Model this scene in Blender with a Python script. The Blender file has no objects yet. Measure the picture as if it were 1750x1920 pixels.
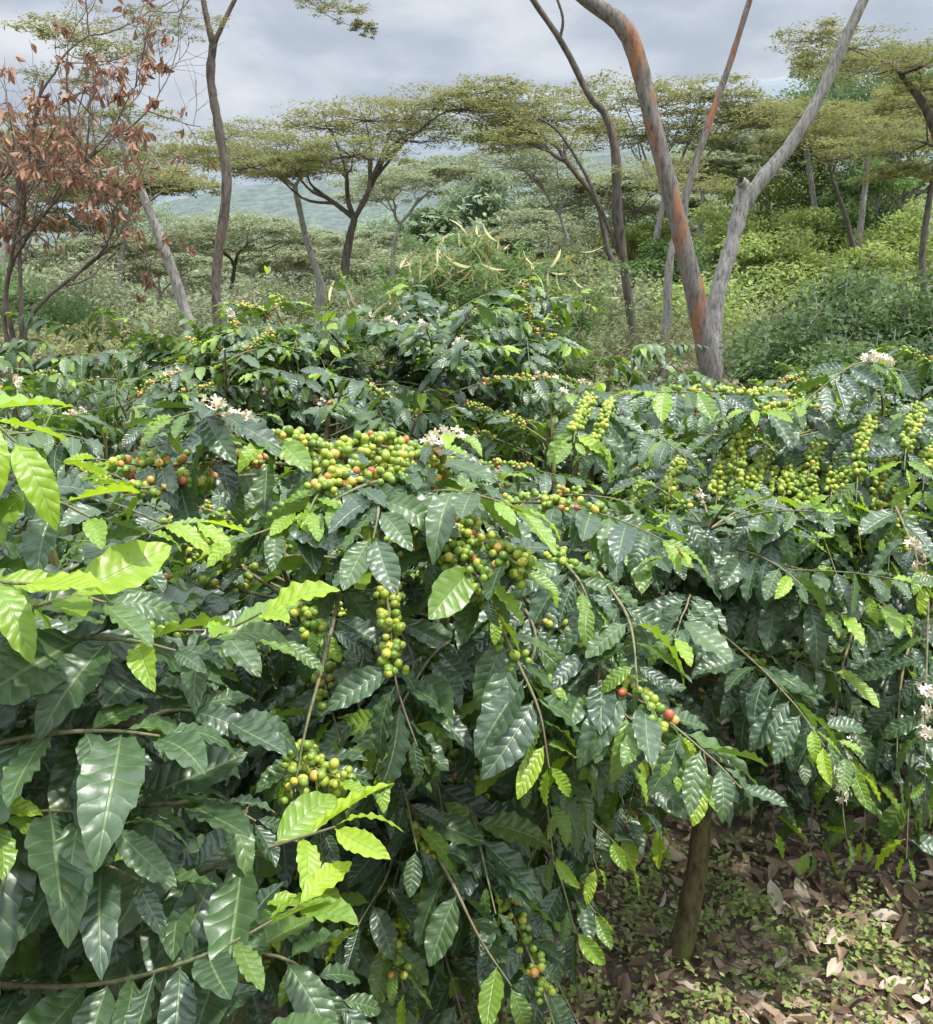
import bpy, math
import numpy as np
rng = np.random.default_rng(11)
scene = bpy.context.scene
CAMZ = 1.75
PITCH = math.radians(13.4)

def survey(px, py, d):
    """measured sight line + distance from the viewpoint -> real position in metres"""
    v = (960 - py) / 1717.0
    z = d * math.tan(math.atan(v) - PITCH)
    f = d * math.cos(PITCH) - z * math.sin(PITCH)
    return np.array([(px - 875) / 1717.0 * f, d, CAMZ + z])

def nrm(a):
    a = np.asarray(a, float)
    return a / np.maximum(np.linalg.norm(a, axis=-1, keepdims=True), 1e-9)

# ------------------------------------------------------------------ geometry accumulator
class Geo:
    def __init__(s):
        s.V = []; s.F3 = []; s.F4 = []; s.T = []; s.U = []; s.n = 0
    def add(s, V, F4=None, F3=None, tint=None, uv=None):
        V = np.asarray(V, float).reshape(-1, 3)
        if F4 is not None and len(F4): s.F4.append(np.asarray(F4).reshape(-1, 4) + s.n)
        if F3 is not None and len(F3): s.F3.append(np.asarray(F3).reshape(-1, 3) + s.n)
        t = np.full(len(V), .5) if tint is None else (np.full(len(V), float(tint)) if np.isscalar(tint) else np.asarray(tint, float))
        s.T.append(t)
        s.U.append(np.zeros((len(V), 2)) if uv is None else uv)
        s.V.append(V); s.n += len(V)
    def inst(s, tp, pos, fr, sc, tint):
        V, F4, F3, UV = tp
        pos = np.asarray(pos).reshape(-1, 3); fr = np.asarray(fr).reshape(-1, 3, 3)
        M = len(pos)
        if M == 0: return
        sc = np.asarray(sc, float)
        if sc.ndim == 1: sc = np.repeat(sc[:, None], 3, 1)
        out = pos[:, None, :] + np.einsum('mij,nj->mni', fr * sc[:, None, :], V)
        n = len(V); off = (np.arange(M) * n)[:, None, None]
        s.add(out.reshape(-1, 3),
              (F4[None] + off).reshape(-1, 4) if F4 is not None and len(F4) else None,
              (F3[None] + off).reshape(-1, 3) if F3 is not None and len(F3) else None,
              np.repeat(np.asarray(tint, float), n), np.tile(UV, (M, 1)))
    def obj(s, name, mat, parent=None, base=(0, 0, 0), smooth=True):
        if s.n == 0: return None
        V = np.concatenate(s.V) - np.asarray(base)
        me = bpy.data.meshes.new(name)
        F3 = np.concatenate(s.F3) if s.F3 else np.zeros((0, 3), int)
        F4 = np.concatenate(s.F4) if s.F4 else np.zeros((0, 4), int)
        loops = np.concatenate([F3.ravel(), F4.ravel()]).astype(np.int32)
        st = np.concatenate([np.arange(len(F3)) * 3, len(F3) * 3 + np.arange(len(F4)) * 4]).astype(np.int32)
        me.vertices.add(len(V)); me.vertices.foreach_set('co', V.astype(np.float32).ravel())
        me.loops.add(len(loops)); me.loops.foreach_set('vertex_index', loops)
        me.polygons.add(len(st)); me.polygons.foreach_set('loop_start', st)
        me.polygons.foreach_set('use_smooth', np.full(len(st), smooth))
        me.update(calc_edges=True)
        a = me.attributes.new('tint', 'FLOAT', 'POINT')
        a.data.foreach_set('value', np.concatenate(s.T).astype(np.float32))
        ul = me.uv_layers.new(name='UVMap')
        ul.data.foreach_set('uv', np.concatenate(s.U)[loops].astype(np.float32).ravel())
        me.materials.append(mat)
        o = bpy.data.objects.new(name, me)
        scene.collection.objects.link(o)
        if parent is not None: o.parent = parent
        else: o.location = base
        return o

def thing(name, base, label, category, group=None):
    e = bpy.data.objects.new(name, None); e.location = base; e.empty_display_size = .3
    scene.collection.objects.link(e)
    e['label'] = label; e['category'] = category
    if group: e['group'] = group
    return e

def smooth_path(P, n):
    P = np.asarray(P, float)
    Q = np.vstack([2 * P[0] - P[1], P, 2 * P[-1] - P[-2]])
    out = []
    for u in np.linspace(0, len(P) - 1 - 1e-6, n):
        i = int(u); t = u - i
        a, b, c, d = Q[i:i + 4]
        out.append(.5 * ((2 * b) + (c - a) * t + (2 * a - 5 * b + 4 * c - d) * t * t + (3 * b - a - 3 * c + d) * t ** 3))
    return np.array(out)

def tube(g, P, rad, sides=8, tint=.5, lump=0.0, cap=False):
    P = np.asarray(P, float); k = len(P)
    rad = np.interp(np.linspace(0, 1, k), np.linspace(0, 1, len(rad)), rad)
    T = nrm(np.gradient(P, axis=0))
    m = np.abs(T).mean(0); ref = np.eye(3)[int(np.argmin(m))]
    A = nrm(np.cross(T, ref)); B = np.cross(T, A)
    an = np.linspace(0, 2 * math.pi, sides, endpoint=False)
    r = rad[:, None] * (1 + lump * rng.normal(size=(k, sides)) + lump * 1.2 * rng.normal(size=(k, 1)))
    V = P[:, None] + r[..., None] * (np.cos(an)[None, :, None] * A[:, None] + np.sin(an)[None, :, None] * B[:, None])
    i = np.arange(k - 1)[:, None] * sides; j = np.arange(sides)[None]; j2 = (j + 1) % sides
    F = np.stack([i + j, i + j2, i + sides + j2, i + sides + j], -1).reshape(-1, 4)
    g.add(V.reshape(-1, 3), F, None, tint)

# ------------------------------------------------------------------ materials
def new_mat(name):
    m = bpy.data.materials.new(name); m.use_nodes = True
    nt = m.node_tree; nt.nodes.clear()
    return m, nt
def N(nt, t, **kw):
    n = nt.nodes.new(t)
    for k, v in kw.items(): setattr(n, k, v)
    return n
def math_n(nt, op, a, b=None, clamp=False):
    n = nt.nodes.new('ShaderNodeMath'); n.operation = op; n.use_clamp = clamp
    for i, x in enumerate((a, b)):
        if x is None: continue
        if isinstance(x, (int, float)): n.inputs[i].default_value = x
        else: nt.links.new(x, n.inputs[i])
    return n.outputs[0]
def ramp(nt, fac, stops):
    r = nt.nodes.new('ShaderNodeValToRGB'); e = r.color_ramp.elements
    while len(e) < len(stops): e.new(.5)
    for i, (p, c) in enumerate(stops):
        e[i].position = p; e[i].color = (*c, 1) if len(c) == 3 else c
    nt.links.new(fac, r.inputs[0]); return r.outputs[0]
def mixc(nt, fac, a, b, mode='MIX'):
    m = nt.nodes.new('ShaderNodeMix'); m.data_type = 'RGBA'; m.blend_type = mode
    if isinstance(fac, (int, float)): m.inputs[0].default_value = fac
    else: nt.links.new(fac, m.inputs[0])
    for i, x in ((6, a), (7, b)):
        if isinstance(x, tuple): m.inputs[i].default_value = (*x, 1)
        else: nt.links.new(x, m.inputs[i])
    return m.outputs[2]
def noise(nt, scale, detail=4, rough=.6, vec=None):
    n = nt.nodes.new('ShaderNodeTexNoise'); n.inputs['Scale'].default_value = scale
    n.inputs['Detail'].default_value = detail; n.inputs['Roughness'].default_value = rough
    if vec is None:
        tc = nt.nodes.new('ShaderNodeTexCoord'); vec = tc.outputs['Object']
    nt.links.new(vec, n.inputs['Vector']); return n.outputs[0]

def leaf_surface(nt, col, trans_col, tf, rough, bump=None, spec=.5):
    p = N(nt, 'ShaderNodeBsdfPrincipled'); p.inputs['Roughness'].default_value = rough
    p.inputs['Specular IOR Level'].default_value = spec
    tr = N(nt, 'ShaderNodeBsdfTranslucent'); mx = N(nt, 'ShaderNodeMixShader'); out = N(nt, 'ShaderNodeOutputMaterial')
    nt.links.new(col, p.inputs['Base Color']); nt.links.new(trans_col, tr.inputs[0])
    if isinstance(tf, float): mx.inputs[0].default_value = tf
    else: nt.links.new(tf, mx.inputs[0])
    nt.links.new(p.outputs[0], mx.inputs[1]); nt.links.new(tr.outputs[0], mx.inputs[2])
    if bump is not None: nt.links.new(bump, p.inputs['Normal'])
    nt.links.new(mx.outputs[0], out.inputs[0])

def coffee_leaf_mat():
    m, nt = new_mat('coffee_leaf')
    uv = N(nt, 'ShaderNodeUVMap'); sep = N(nt, 'ShaderNodeSeparateXYZ'); nt.links.new(uv.outputs[0], sep.inputs[0])
    u, v = sep.outputs[0], sep.outputs[1]
    a = math_n(nt, 'MULTIPLY', math_n(nt, 'ABSOLUTE', math_n(nt, 'SUBTRACT', u, .5)), 2.0)
    ph = math_n(nt, 'FRACT', math_n(nt, 'ADD', math_n(nt, 'SUBTRACT', math_n(nt, 'MULTIPLY', v, 9.0), math_n(nt, 'MULTIPLY', a, 1.3)), 5.0))
    d = math_n(nt, 'MULTIPLY', math_n(nt, 'ABSOLUTE', math_n(nt, 'SUBTRACT', ph, .5)), 2.0)
    mr = N(nt, 'ShaderNodeMapRange', interpolation_type='SMOOTHSTEP'); nt.links.new(d, mr.inputs[0])
    mr.inputs[1].default_value = .84; mr.inputs[2].default_value = 1.0
    vein = math_n(nt, 'MULTIPLY', mr.outputs[0], .5)
    mm = N(nt, 'ShaderNodeMapRange', interpolation_type='SMOOTHSTEP'); nt.links.new(a, mm.inputs[0])
    mm.inputs[1].default_value = .03; mm.inputs[2].default_value = .09; mm.inputs[3].default_value = 1; mm.inputs[4].default_value = 0
    allv = math_n(nt, 'MAXIMUM', vein, mm.outputs[0])
    at = N(nt, 'ShaderNodeAttribute', attribute_name='tint')
    nz = noise(nt, 14, 3); t2 = math_n(nt, 'ADD', at.outputs['Fac'], math_n(nt, 'MULTIPLY', math_n(nt, 'SUBTRACT', nz, .5), .18))
    col = ramp(nt, t2, [(0, (.034, .066, .038)), (.3, (.062, .115, .046)), (.55, (.115, .20, .042)), (.8, (.24, .40, .036)), (1, (.40, .56, .035))])
    veinc = mixc(nt, .5, col, (.40, .50, .22))
    col2 = mixc(nt, math_n(nt, 'MULTIPLY', allv, .6), col, veinc)
    sp = noise(nt, 55, 2); spk = ramp(nt, sp, [(.70, (0, 0, 0)), (.76, (1, 1, 1))])
    col3 = mixc(nt, math_n(nt, 'MULTIPLY', spk, .6), col2, (.20, .16, .05))
    tcol = ramp(nt, t2, [(0, (.08, .15, .02)), (.5, (.21, .37, .02)), (1, (.56, .76, .03))])
    tcol = mixc(nt, math_n(nt, 'MULTIPLY', allv, .6), tcol, (.09, .15, .01))
    h = math_n(nt, 'SUBTRACT', math_n(nt, 'SUBTRACT', 1.0, math_n(nt, 'MULTIPLY', d, d)), mm.outputs[0])
    h = math_n(nt, 'ADD', h, math_n(nt, 'MULTIPLY', noise(nt, 60, 2), .8))
    b = N(nt, 'ShaderNodeBump'); b.inputs['Strength'].default_value = .42; b.inputs['Distance'].default_value = .0023
    nt.links.new(h, b.inputs['Height'])
    tf = N(nt, 'ShaderNodeMapRange'); nt.links.new(at.outputs['Fac'], tf.inputs[0]); tf.inputs[3].default_value = .16; tf.inputs[4].default_value = .45
    leaf_surface(nt, col3, tcol, tf.outputs[0], .38, b.outputs[0], .85)
    return m

def foliage_mat(name, stops, tf=.3, rough=.6, spec=.3, tscale=2.0):
    m, nt = new_mat(name)
    at = N(nt, 'ShaderNodeAttribute', attribute_name='tint')
    nz = noise(nt, .9, 3); t2 = math_n(nt, 'ADD', at.outputs['Fac'], math_n(nt, 'MULTIPLY', math_n(nt, 'SUBTRACT', nz, .5), .5))
    col = ramp(nt, t2, stops)
    tc = mixc(nt, 1.0, col, (min(1, tscale), min(1, tscale), tscale * .4), 'MULTIPLY')
    tc = mixc(nt, .5, tc, tuple(min(1, c * tscale) for c in stops[-1][1]))
    leaf_surface(nt, col, tc, tf, rough, None, spec)
    return m

def bark_mat(name, c1, c2, c3=None, scale=14, stretch=.3, bump=.6, dist=.02, patch=(.48, .6)):
    m, nt = new_mat(name)
    tc = N(nt, 'ShaderNodeTexCoord'); mp = N(nt, 'ShaderNodeMapping'); nt.links.new(tc.outputs['Object'], mp.inputs[0])
    mp.inputs['Scale'].default_value = (1, 1, stretch)
    n1 = noise(nt, scale, 8, .75, mp.outputs[0]); n2 = noise(nt, scale * .16, 6, .7, mp.outputs[0])
    col = ramp(nt, n1, [(.32, c1), (.66, c2)])
    if c3 is not None:
        col = mixc(nt, ramp(nt, n2, [(patch[0], (0, 0, 0)), (patch[1], (1, 1, 1))]), col, c3)
    col = mixc(nt, 1.0, col, ramp(nt, n1, [(.32, (.4, .4, .4)), (.5, (1, 1, 1))]), 'MULTIPLY')
    p = N(nt, 'ShaderNodeBsdfPrincipled'); p.inputs['Roughness'].default_value = .85
    b = N(nt, 'ShaderNodeBump'); b.inputs['Strength'].default_value = bump; b.inputs['Distance'].default_value = dist
    out = N(nt, 'ShaderNodeOutputMaterial')
    nt.links.new(n1, b.inputs['Height']); nt.links.new(b.outputs[0], p.inputs['Normal'])
    nt.links.new(col, p.inputs['Base Color']); nt.links.new(p.outputs[0], out.inputs[0])
    return m

def berry_mat():
    m, nt = new_mat('coffee_cherry_skin')
    at = N(nt, 'ShaderNodeAttribute', attribute_name='tint')
    uv = N(nt, 'ShaderNodeUVMap'); sep = N(nt, 'ShaderNodeSeparateXYZ'); nt.links.new(uv.outputs[0], sep.inputs[0])
    nz = noise(nt, 60, 3); t2 = math_n(nt, 'ADD', at.outputs['Fac'], math_n(nt, 'MULTIPLY', math_n(nt, 'SUBTRACT', nz, .5), .12))
    col = ramp(nt, t2, [(0, (.12, .21, .03)), (.35, (.24, .33, .04)), (.58, (.42, .44, .06)), (.75, (.62, .36, .09)), (.9, (.50, .12, .06)), (1, (.12, .02, .015))])
    tip = ramp(nt, sep.outputs[1], [(.9, (0, 0, 0)), (.95, (1, 1, 1))])
    col = mixc(nt, math_n(nt, 'MULTIPLY', tip, .8), col, (.07, .05, .03))
    p = N(nt, 'ShaderNodeBsdfPrincipled'); p.inputs['Roughness'].default_value = .38
    out = N(nt, 'ShaderNodeOutputMaterial')
    nt.links.new(col, p.inputs['Base Color']); nt.links.new(p.outputs[0], out.inputs[0])
    return m

M_leaf = coffee_leaf_mat()
M_berry = berry_mat()
M_flower = foliage_mat('blossom_petals', [(0, (.62, .46, .30)), (.5, (.78, .68, .55)), (1, (.84, .81, .75))], .2, .5, .3, 1.0)
M_twig = bark_mat('coffee_twig', (.10, .10, .04), (.24, .25, .12), (.20, .16, .10), 60, .5, .5, .003)
M_coffee_trunk = bark_mat('mossy_coffee_trunk', (.05, .042, .018), (.22, .175, .085), (.13, .15, .03), 45, .35, 1, .012)
M_bark_dark = bark_mat('dark_bark', (.05, .043, .036), (.14, .12, .10), (.22, .11, .055), 18, .3, .8, .02, (.58, .66))
M_bark_grey = bark_mat('grey_bark', (.18, .17, .155), (.42, .40, .37), None, 26, .18, .9, .03)
M_bark_red = bark_mat('rusty_bark', (.10, .09, .08), (.27, .245, .225), (.33, .145, .07), 24, .22, .8, .03, (.51, .60))
M_bark_slim = bark_mat('brown_bark', (.06, .048, .04), (.18, .145, .12), (.22, .11, .065), 24, .3, .8, .02, (.55, .66))
M_bark_dry = bark_mat('dry_brown_bark', (.10, .075, .055), (.24, .19, .15), None, 24, .2, .8, .02)
OLV = [(0, (.09, .12, .032)), (.4, (.155, .19, .06)), (.75, (.24, .26, .09)), (1, (.31, .27, .12))]
M_umb = foliage_mat('umbrella_foliage', OLV, .32, .65, .3, 1.7)
M_umb_far = foliage_mat('haze_tinted_umbrella_foliage', [(0, (.19, .235, .145)), (.5, (.27, .315, .185)), (1, (.36, .37, .24))], .3, .8, .3, 1.4)  # paler olive: distance haze is painted into the leaf colours
M_green = foliage_mat('green_foliage', [(0, (.05, .10, .033)), (.5, (.105, .18, .055)), (1, (.18, .28, .085))], .32, .6)
M_bushy = foliage_mat('shrub_foliage', [(0, (.045, .085, .032)), (.5, (.095, .155, .055)), (1, (.18, .26, .09))], .28, .6, .3, 1.6)
M_dkgreen = foliage_mat('cedar_foliage', [(0, (.065, .11, .055)), (.5, (.115, .175, .08)), (1, (.175, .24, .10))], .28, .7, .3, 1.5)
M_lime = foliage_mat('lime_foliage', [(0, (.16, .22, .075)), (.5, (.28, .37, .11)), (1, (.42, .49, .16))], .32, .7, .3, 1.5)
M_pale = foliage_mat('haze_tinted_pale_foliage', [(0, (.21, .28, .19)), (.5, (.28, .36, .23)), (1, (.36, .42, .27))], .3, .8, .3, 1.4)  # light green leaves, paled further by haze put into the colour
M_scrub = foliage_mat('dry_scrub', [(0, (.10, .13, .055)), (.45, (.17, .20, .09)), (.8, (.26, .28, .14)), (1, (.34, .31, .20))], .3, .8, .3, 1.5)
M_brown = foliage_mat('dead_leaves', [(0, (.16, .08, .05)), (.5, (.28, .14, .09)), (1, (.44, .28, .19))], .2, .6, .3, 1.3)
M_pod = foliage_mat('dry_pods', [(0, (.34, .36, .15)), (.5, (.52, .49, .24)), (1, (.46, .36, .20))], .2, .6, .3, 1.2)
M_litter = foliage_mat('litter', [(0, (.12, .085, .055)), (.35, (.25, .165, .11)), (.7, (.42, .31, .22)), (1, (.62, .53, .42))], .1, .65, .3, 1.2)

# ------------------------------------------------------------------ templates
def leaf_template(nl, nw, droop, fold, wave, width, ph, nwv=5.5, bend=0.0):
    t = np.linspace(0, 1, nl + 1); s = np.linspace(-1, 1, nw + 1)
    Tt, S = np.meshgrid(t, s, indexing='ij')
    w = width / 2 * (np.maximum(Tt - .05, 0) / .95) ** .72 * (1 - Tt) ** .88 / .33
    w = np.maximum(w, .010 * (1 - Tt))
    edge = 1 + .03 * np.abs(S) * np.sin(2 * math.pi * nwv * Tt + ph)
    X = S * w * edge + bend * Tt ** 2
    Z = fold * np.abs(S) * w - droop * Tt ** 2.0
    Z += wave * np.abs(S) ** 2.0 * (w / width * 2) ** .6 * (np.sin(2 * math.pi * nwv * Tt + ph + S * 1.6) + .5 * np.sin(2 * math.pi * nwv * .43 * Tt + ph * 2 + S * 2))
    Z += .012 * np.sin(5 * Tt + ph)
    Y = Tt - .35 * droop * Tt ** 3
    V = np.stack([X, Y, Z], -1).reshape(-1, 3)
    UV = np.stack([S * .5 + .5, Tt], -1).reshape(-1, 2)
    i = np.arange(nl)[:, None] * (nw + 1); j = np.arange(nw)[None]
    F = np.stack([i + j, i + j + 1, i + nw + 2 + j, i + nw + 1 + j], -1).reshape(-1, 4)
    return (V, F, None, UV)
HI = [leaf_template(28, 6, rng.uniform(.08, .6), rng.uniform(.05, .45), rng.uniform(.020, .038), rng.uniform(.35, .45), rng.uniform(0, 6), rng.uniform(4.5, 7), rng.uniform(-.12, .12)) for _ in range(18)]
MD = [leaf_template(14, 4, rng.uniform(.1, .6), rng.uniform(.0, .4), rng.uniform(.02, .035), rng.uniform(.36, .45), rng.uniform(0, 6), 4, rng.uniform(-.1, .1)) for _ in range(8)]
LO = [leaf_template(6, 2, rng.uniform(.15, .7), rng.uniform(.1, .6), .0, rng.uniform(.38, .46), 0, 3, rng.uniform(-.1, .1)) for _ in range(6)]
CURL = [leaf_template(6, 4, rng.uniform(-.7, .9), rng.uniform(.6, 1.8), .05, rng.uniform(.30, .5), rng.uniform(0, 6), 2, rng.uniform(-.2, .2)) for _ in range(8)]
FLATL = [leaf_template(6, 4, rng.uniform(-.4, .4), rng.uniform(-.2, .6), .05, rng.uniform(.35, .5), rng.uniform(0, 6), 2, rng.uniform(-.25, .25)) for _ in range(8)]

def sphere_template(nu, nv, stretch=1.12):
    V = [(0, 0, -stretch)]; UV = [(0, 0)]
    for i in range(1, nv):
        a = -math.pi / 2 + math.pi * i / nv
        for j in range(nu):
            b = 2 * math.pi * j / nu
            V.append((math.cos(a) * math.cos(b), math.cos(a) * math.sin(b), math.sin(a) * stretch)); UV.append((j / nu, i / nv))
    V.append((0, 0, stretch * .97)); UV.append((0, 1)); top = len(V) - 1
    F3 = [(0, 1 + (j + 1) % nu, 1 + j) for j in range(nu)]
    b0 = 1 + (nv - 2) * nu
    F3 += [(top, b0 + j, b0 + (j + 1) % nu) for j in range(nu)]
    F4 = [(1 + i * nu + j, 1 + i * nu + (j + 1) % nu, 1 + (i + 1) * nu + (j + 1) % nu, 1 + (i + 1) * nu + j) for i in range(nv - 2) for j in range(nu)]
    return (np.array(V), np.array(F4), np.array(F3), np.array(UV, float))
BERRY = sphere_template(12, 9); BERRY_LO = sphere_template(7, 5)

def flower_template():
    V = []; F = []; UV = []
    for k in range(5):
        a = 2 * math.pi * k / 5; c, s = math.cos(a), math.sin(a)
        b = len(V)
        for (r, w, z) in ((0, .06, 0), (.4, .24, .25), (.85, .2, .22), (1.0, .06, .12)):
            for q in (-1, 1):
                V.append((c * r - s * w * q, s * r + c * w * q, z)); UV.append((.5, r))
        F += [(b, b + 1, b + 3, b + 2), (b + 2, b + 3, b + 5, b + 4), (b + 4, b + 5, b + 7, b + 6)]
    return (np.array(V), np.array(F), None, np.array(UV, float))
FLOWER = flower_template()

def rand_frames(M):
    y = nrm(rng.normal(size=(M, 3))); z = nrm(np.cross(y, rng.normal(size=(M, 3)))); x = np.cross(y, z)
    return np.stack([x, y, z], -1)

def leaf_quads(g, C, size, tint, aspect=.4, up=.8, flat=.6):
    C = np.asarray(C); M = len(C)
    d = rng.normal(size=(M, 3)); d[:, 2] *= flat; d = nrm(d)
    n = rng.normal(size=(M, 3)); n[:, 2] = np.abs(n[:, 2]) + up; x = nrm(np.cross(d, n))
    n = np.cross(x, d)
    L = (size * rng.uniform(.6, 1.35, M))[:, None]
    w = L * aspect * .5
    V = np.stack([C, C + d * L * .45 + x * w - n * L * .04, C + d * L - n * L * .15, C + d * L * .45 - x * w - n * L * .04], 1)
    g.add(V.reshape(-1, 3), (np.arange(M)[:, None] * 4 + np.arange(4)[None]), None, np.repeat(tint, 4))

# ------------------------------------------------------------------ coffee bushes
def gen_branch(p0, az, el, L, droop):
    p = np.array(p0, float); P = [p.copy()]
    d = np.array([math.cos(el) * math.cos(az), math.cos(el) * math.sin(az), math.sin(el)])
    n = max(4, int(L / .05))
    for _ in range(n):
        d[2] -= droop * .05; d[:2] += rng.normal(size=2) * .05
        d = d / np.linalg.norm(d); p = p + d * (L / n); P.append(p.copy())
        if p[2] < .25: break
    return np.array(P)

def coffee_bush(base, h, nb, L, leaf=.14, tps=HI, berry=.35, flower=.03, young=1.0, extra=(), zlow=.3,
                label='', nstem=3, dens=1.0, berry_tp=BERRY, tintbias=0.0, ripe=.06, spread=.1, spf=.30, zmin=0.0, keep=None, el0=(-5, 20), tr=.042):
    base = np.array([base[0], base[1], 0.0])
    root = thing('coffee_bush', base, label, 'coffee bush', 'coffee bushes of the plantation')
    gt, gf = Geo(), Geo()
    stems = []
    gs = Geo()
    for s in range(nstem):
        a = s * 2.4 + rng.uniform(0, 1); o = np.array([math.cos(a), math.sin(a), 0]) * (.0 if s == 0 else .07)
        lean = np.array([math.cos(a), math.sin(a), 0]) * spread * rng.uniform(.6, 1.5) * (0.2 if s == 0 else 1)
        hh = h * (1 if s == 0 else rng.uniform(.86, 1))
        P = smooth_path([base + o + [0, 0, -.05], base + o + lean * .3 + [rng.normal() * .012, rng.normal() * .01, hh * .35], base + o + lean * .8 + [rng.normal() * .03, rng.normal() * .03, hh * .7], base + o + lean * 1.3 + [0, 0, hh]], 26)
        stems.append(P)
        tube(gs, P, [tr, tr * .78, tr * .45, .005] if s == 0 else [.026, .02, .012, .004], 12, lump=.07)
    branches = []
    for i in range(nb):
        P = stems[i % nstem]; f = zlow + (1 - zlow) * ((i + rng.uniform()) / nb)
        q = P[min(len(P) - 1, int(f * (len(P) - 1)))]
        az = i * 2.4 + rng.normal() * .4
        el = math.radians(rng.uniform(*el0) + 30 * max(0, f - .6) / .4)
        LL = L * rng.uniform(.6, 1.1) * (1.0 if f < .8 else 1.0 - .5 * (f - .8) / .2)
        B_ = gen_branch(q, az, el, LL, rng.uniform(1.0, 2.4))
        if keep is not None and not keep(B_): continue
        if zmin > 0:
            kk = np.argmax(B_[:, 2] < zmin) if (B_[:, 2] < zmin).any() else len(B_)
            if kk < 5: continue
            B_ = B_[:kk]
        branches.append(dict(P=B_, berry=berry, flower=flower, young=young))
    branches += list(extra)
    pos = {k: [] for k in range(len(tps))}
    for br in branches:
        P = np.asarray(br['P']); lf = br.get('leaf', leaf)
        seg = np.linalg.norm(np.diff(P, axis=0), axis=1); cum = np.concatenate([[0], np.cumsum(seg)]); LL = cum[-1]
        tube(gt, P, [.0034 + .0018 * LL, .0026, .0013], 5, tint=.5, lump=.04)
        sp = br.get('sp', lf * spf); nn = max(3, int(LL / sp))
        gb, gfl = Geo(), Geo()
        lstart = br.get('lstart', rng.uniform(.1, .35))
        hasb = rng.uniform() < br.get('berry', 0) * 1.5; hasf = rng.uniform() < br.get('flower', 0) * 2
        b0, b1 = br.get('brange', (rng.uniform(.15, .4), rng.uniform(.5, .85)))
        fr = br.get('frange', None)
        if fr is None:
            f0 = rng.uniform(.2, .8); fr = (f0, f0 + .15)
        dlo, dhi = br.get('dr', (-.1, .8))
        for k in range(nn + 1):
            f = k / nn; q = np.array([np.interp(f * LL, cum, P[:, c]) for c in range(3)])
            i0 = min(len(P) - 2, max(0, int(np.searchsorted(cum, f * LL) - 1)))
            T = nrm(P[i0 + 1] - P[i0])
            S = nrm(np.cross(T, [0, 0, 1.0]) + 1e-6)
            tip = (1 - f) * nn
            if f >= lstart or rng.uniform() < .3:
                for sg in (-1, 1):
                    if rng.uniform() > .93 * dens: continue
                    ang = math.radians(rng.uniform(40, 80) if tip > 1 else rng.uniform(15, 40))
                    d = T * math.cos(ang) + sg * S * math.sin(ang)
                    dr = rng.uniform(dlo, dhi) if tip > 1.5 else rng.uniform(-.25, .35)
                    d = nrm(d + np.array([0, 0, -dr]))
                    up = np.array([rng.normal() * .38, rng.normal() * .38, 1.0]) + sg * S * .15 + T * .25
                    n_ = nrm(up - np.dot(up, d) * d); x = np.cross(d, n_)
                    sz = lf * rng.uniform(.65, 1.2) * (1 if tip > 2 else (.8 if tip > 1 else .6))
                    ti = rng.uniform(.0, .42) + tintbias
                    yb = br.get('young', 1.0)
                    if tip < 1.2 and rng.uniform() < .7 * yb: ti = rng.uniform(.62, .98)
                    elif tip < 2.3 and rng.uniform() < .35 * yb: ti = rng.uniform(.5, .85)
                    elif rng.uniform() < .06: ti = rng.uniform(.45, .7)
                    pos[rng.integers(len(tps))].append((q + sg * S * .004, np.stack([x, d, n_], -1), sz, ti))
            if hasb and b0 <= f <= b1:
                nbz = int(rng.integers(6, 15) * br.get('bn', 1)); cr = br.get('cr', 1.0)
                for _ in range(nbz):
                    o = nrm(rng.normal(size=3)); o = o - np.dot(o, T) * T; o = nrm(o)
                    r = br.get('bsize', .0074) * rng.uniform(.75, 1.12)
                    c = q + o * rng.uniform(.008, .020) * cr + T * rng.uniform(-.5, .5) * sp * .9
                    rp = rng.uniform()
                    ti = rng.uniform(.0, .62) if rp > br.get('ripe', ripe) else rng.uniform(.6, .95)
                    zc = nrm(o + rng.normal(size=3) * .3); xc = nrm(np.cross(zc, [.3, .5, .8])); yc = np.cross(zc, xc)
                    gb.inst(berry_tp, c, np.stack([xc, yc, zc], -1), np.array([r]), [ti])
            if hasf and fr[0] <= f <= fr[1]:
                m = rng.integers(8, 16)
                c = q + nrm(rng.normal(size=(m, 3))) * rng.uniform(.006, .022, (m, 1)) + [0, 0, .012]
                gfl.inst(FLOWER, c, rand_frames(m), rng.uniform(.008, .013, m), rng.uniform(.0 if rng.uniform() < .5 else .45, 1, m))
        gb.obj('fruit_cluster', M_berry, root, base)
        gfl.obj('blossom_cluster', M_flower, root, base)
    for k, L_ in pos.items():
        if L_:
            gf.inst(tps[k], np.array([a[0] for a in L_]), np.array([a[1] for a in L_]), np.array([a[2] for a in L_]), [a[3] for a in L_])
    gs.obj('trunk', M_coffee_trunk, root, base)
    gt.obj('branch', M_twig, root, base)
    gf.obj('foliage', M_leaf, root, base)
    return root

def br(pts, n=14, **kw):
    d = dict(P=smooth_path([survey(*p) for p in pts], n)); d.update(kw); return d

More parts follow.
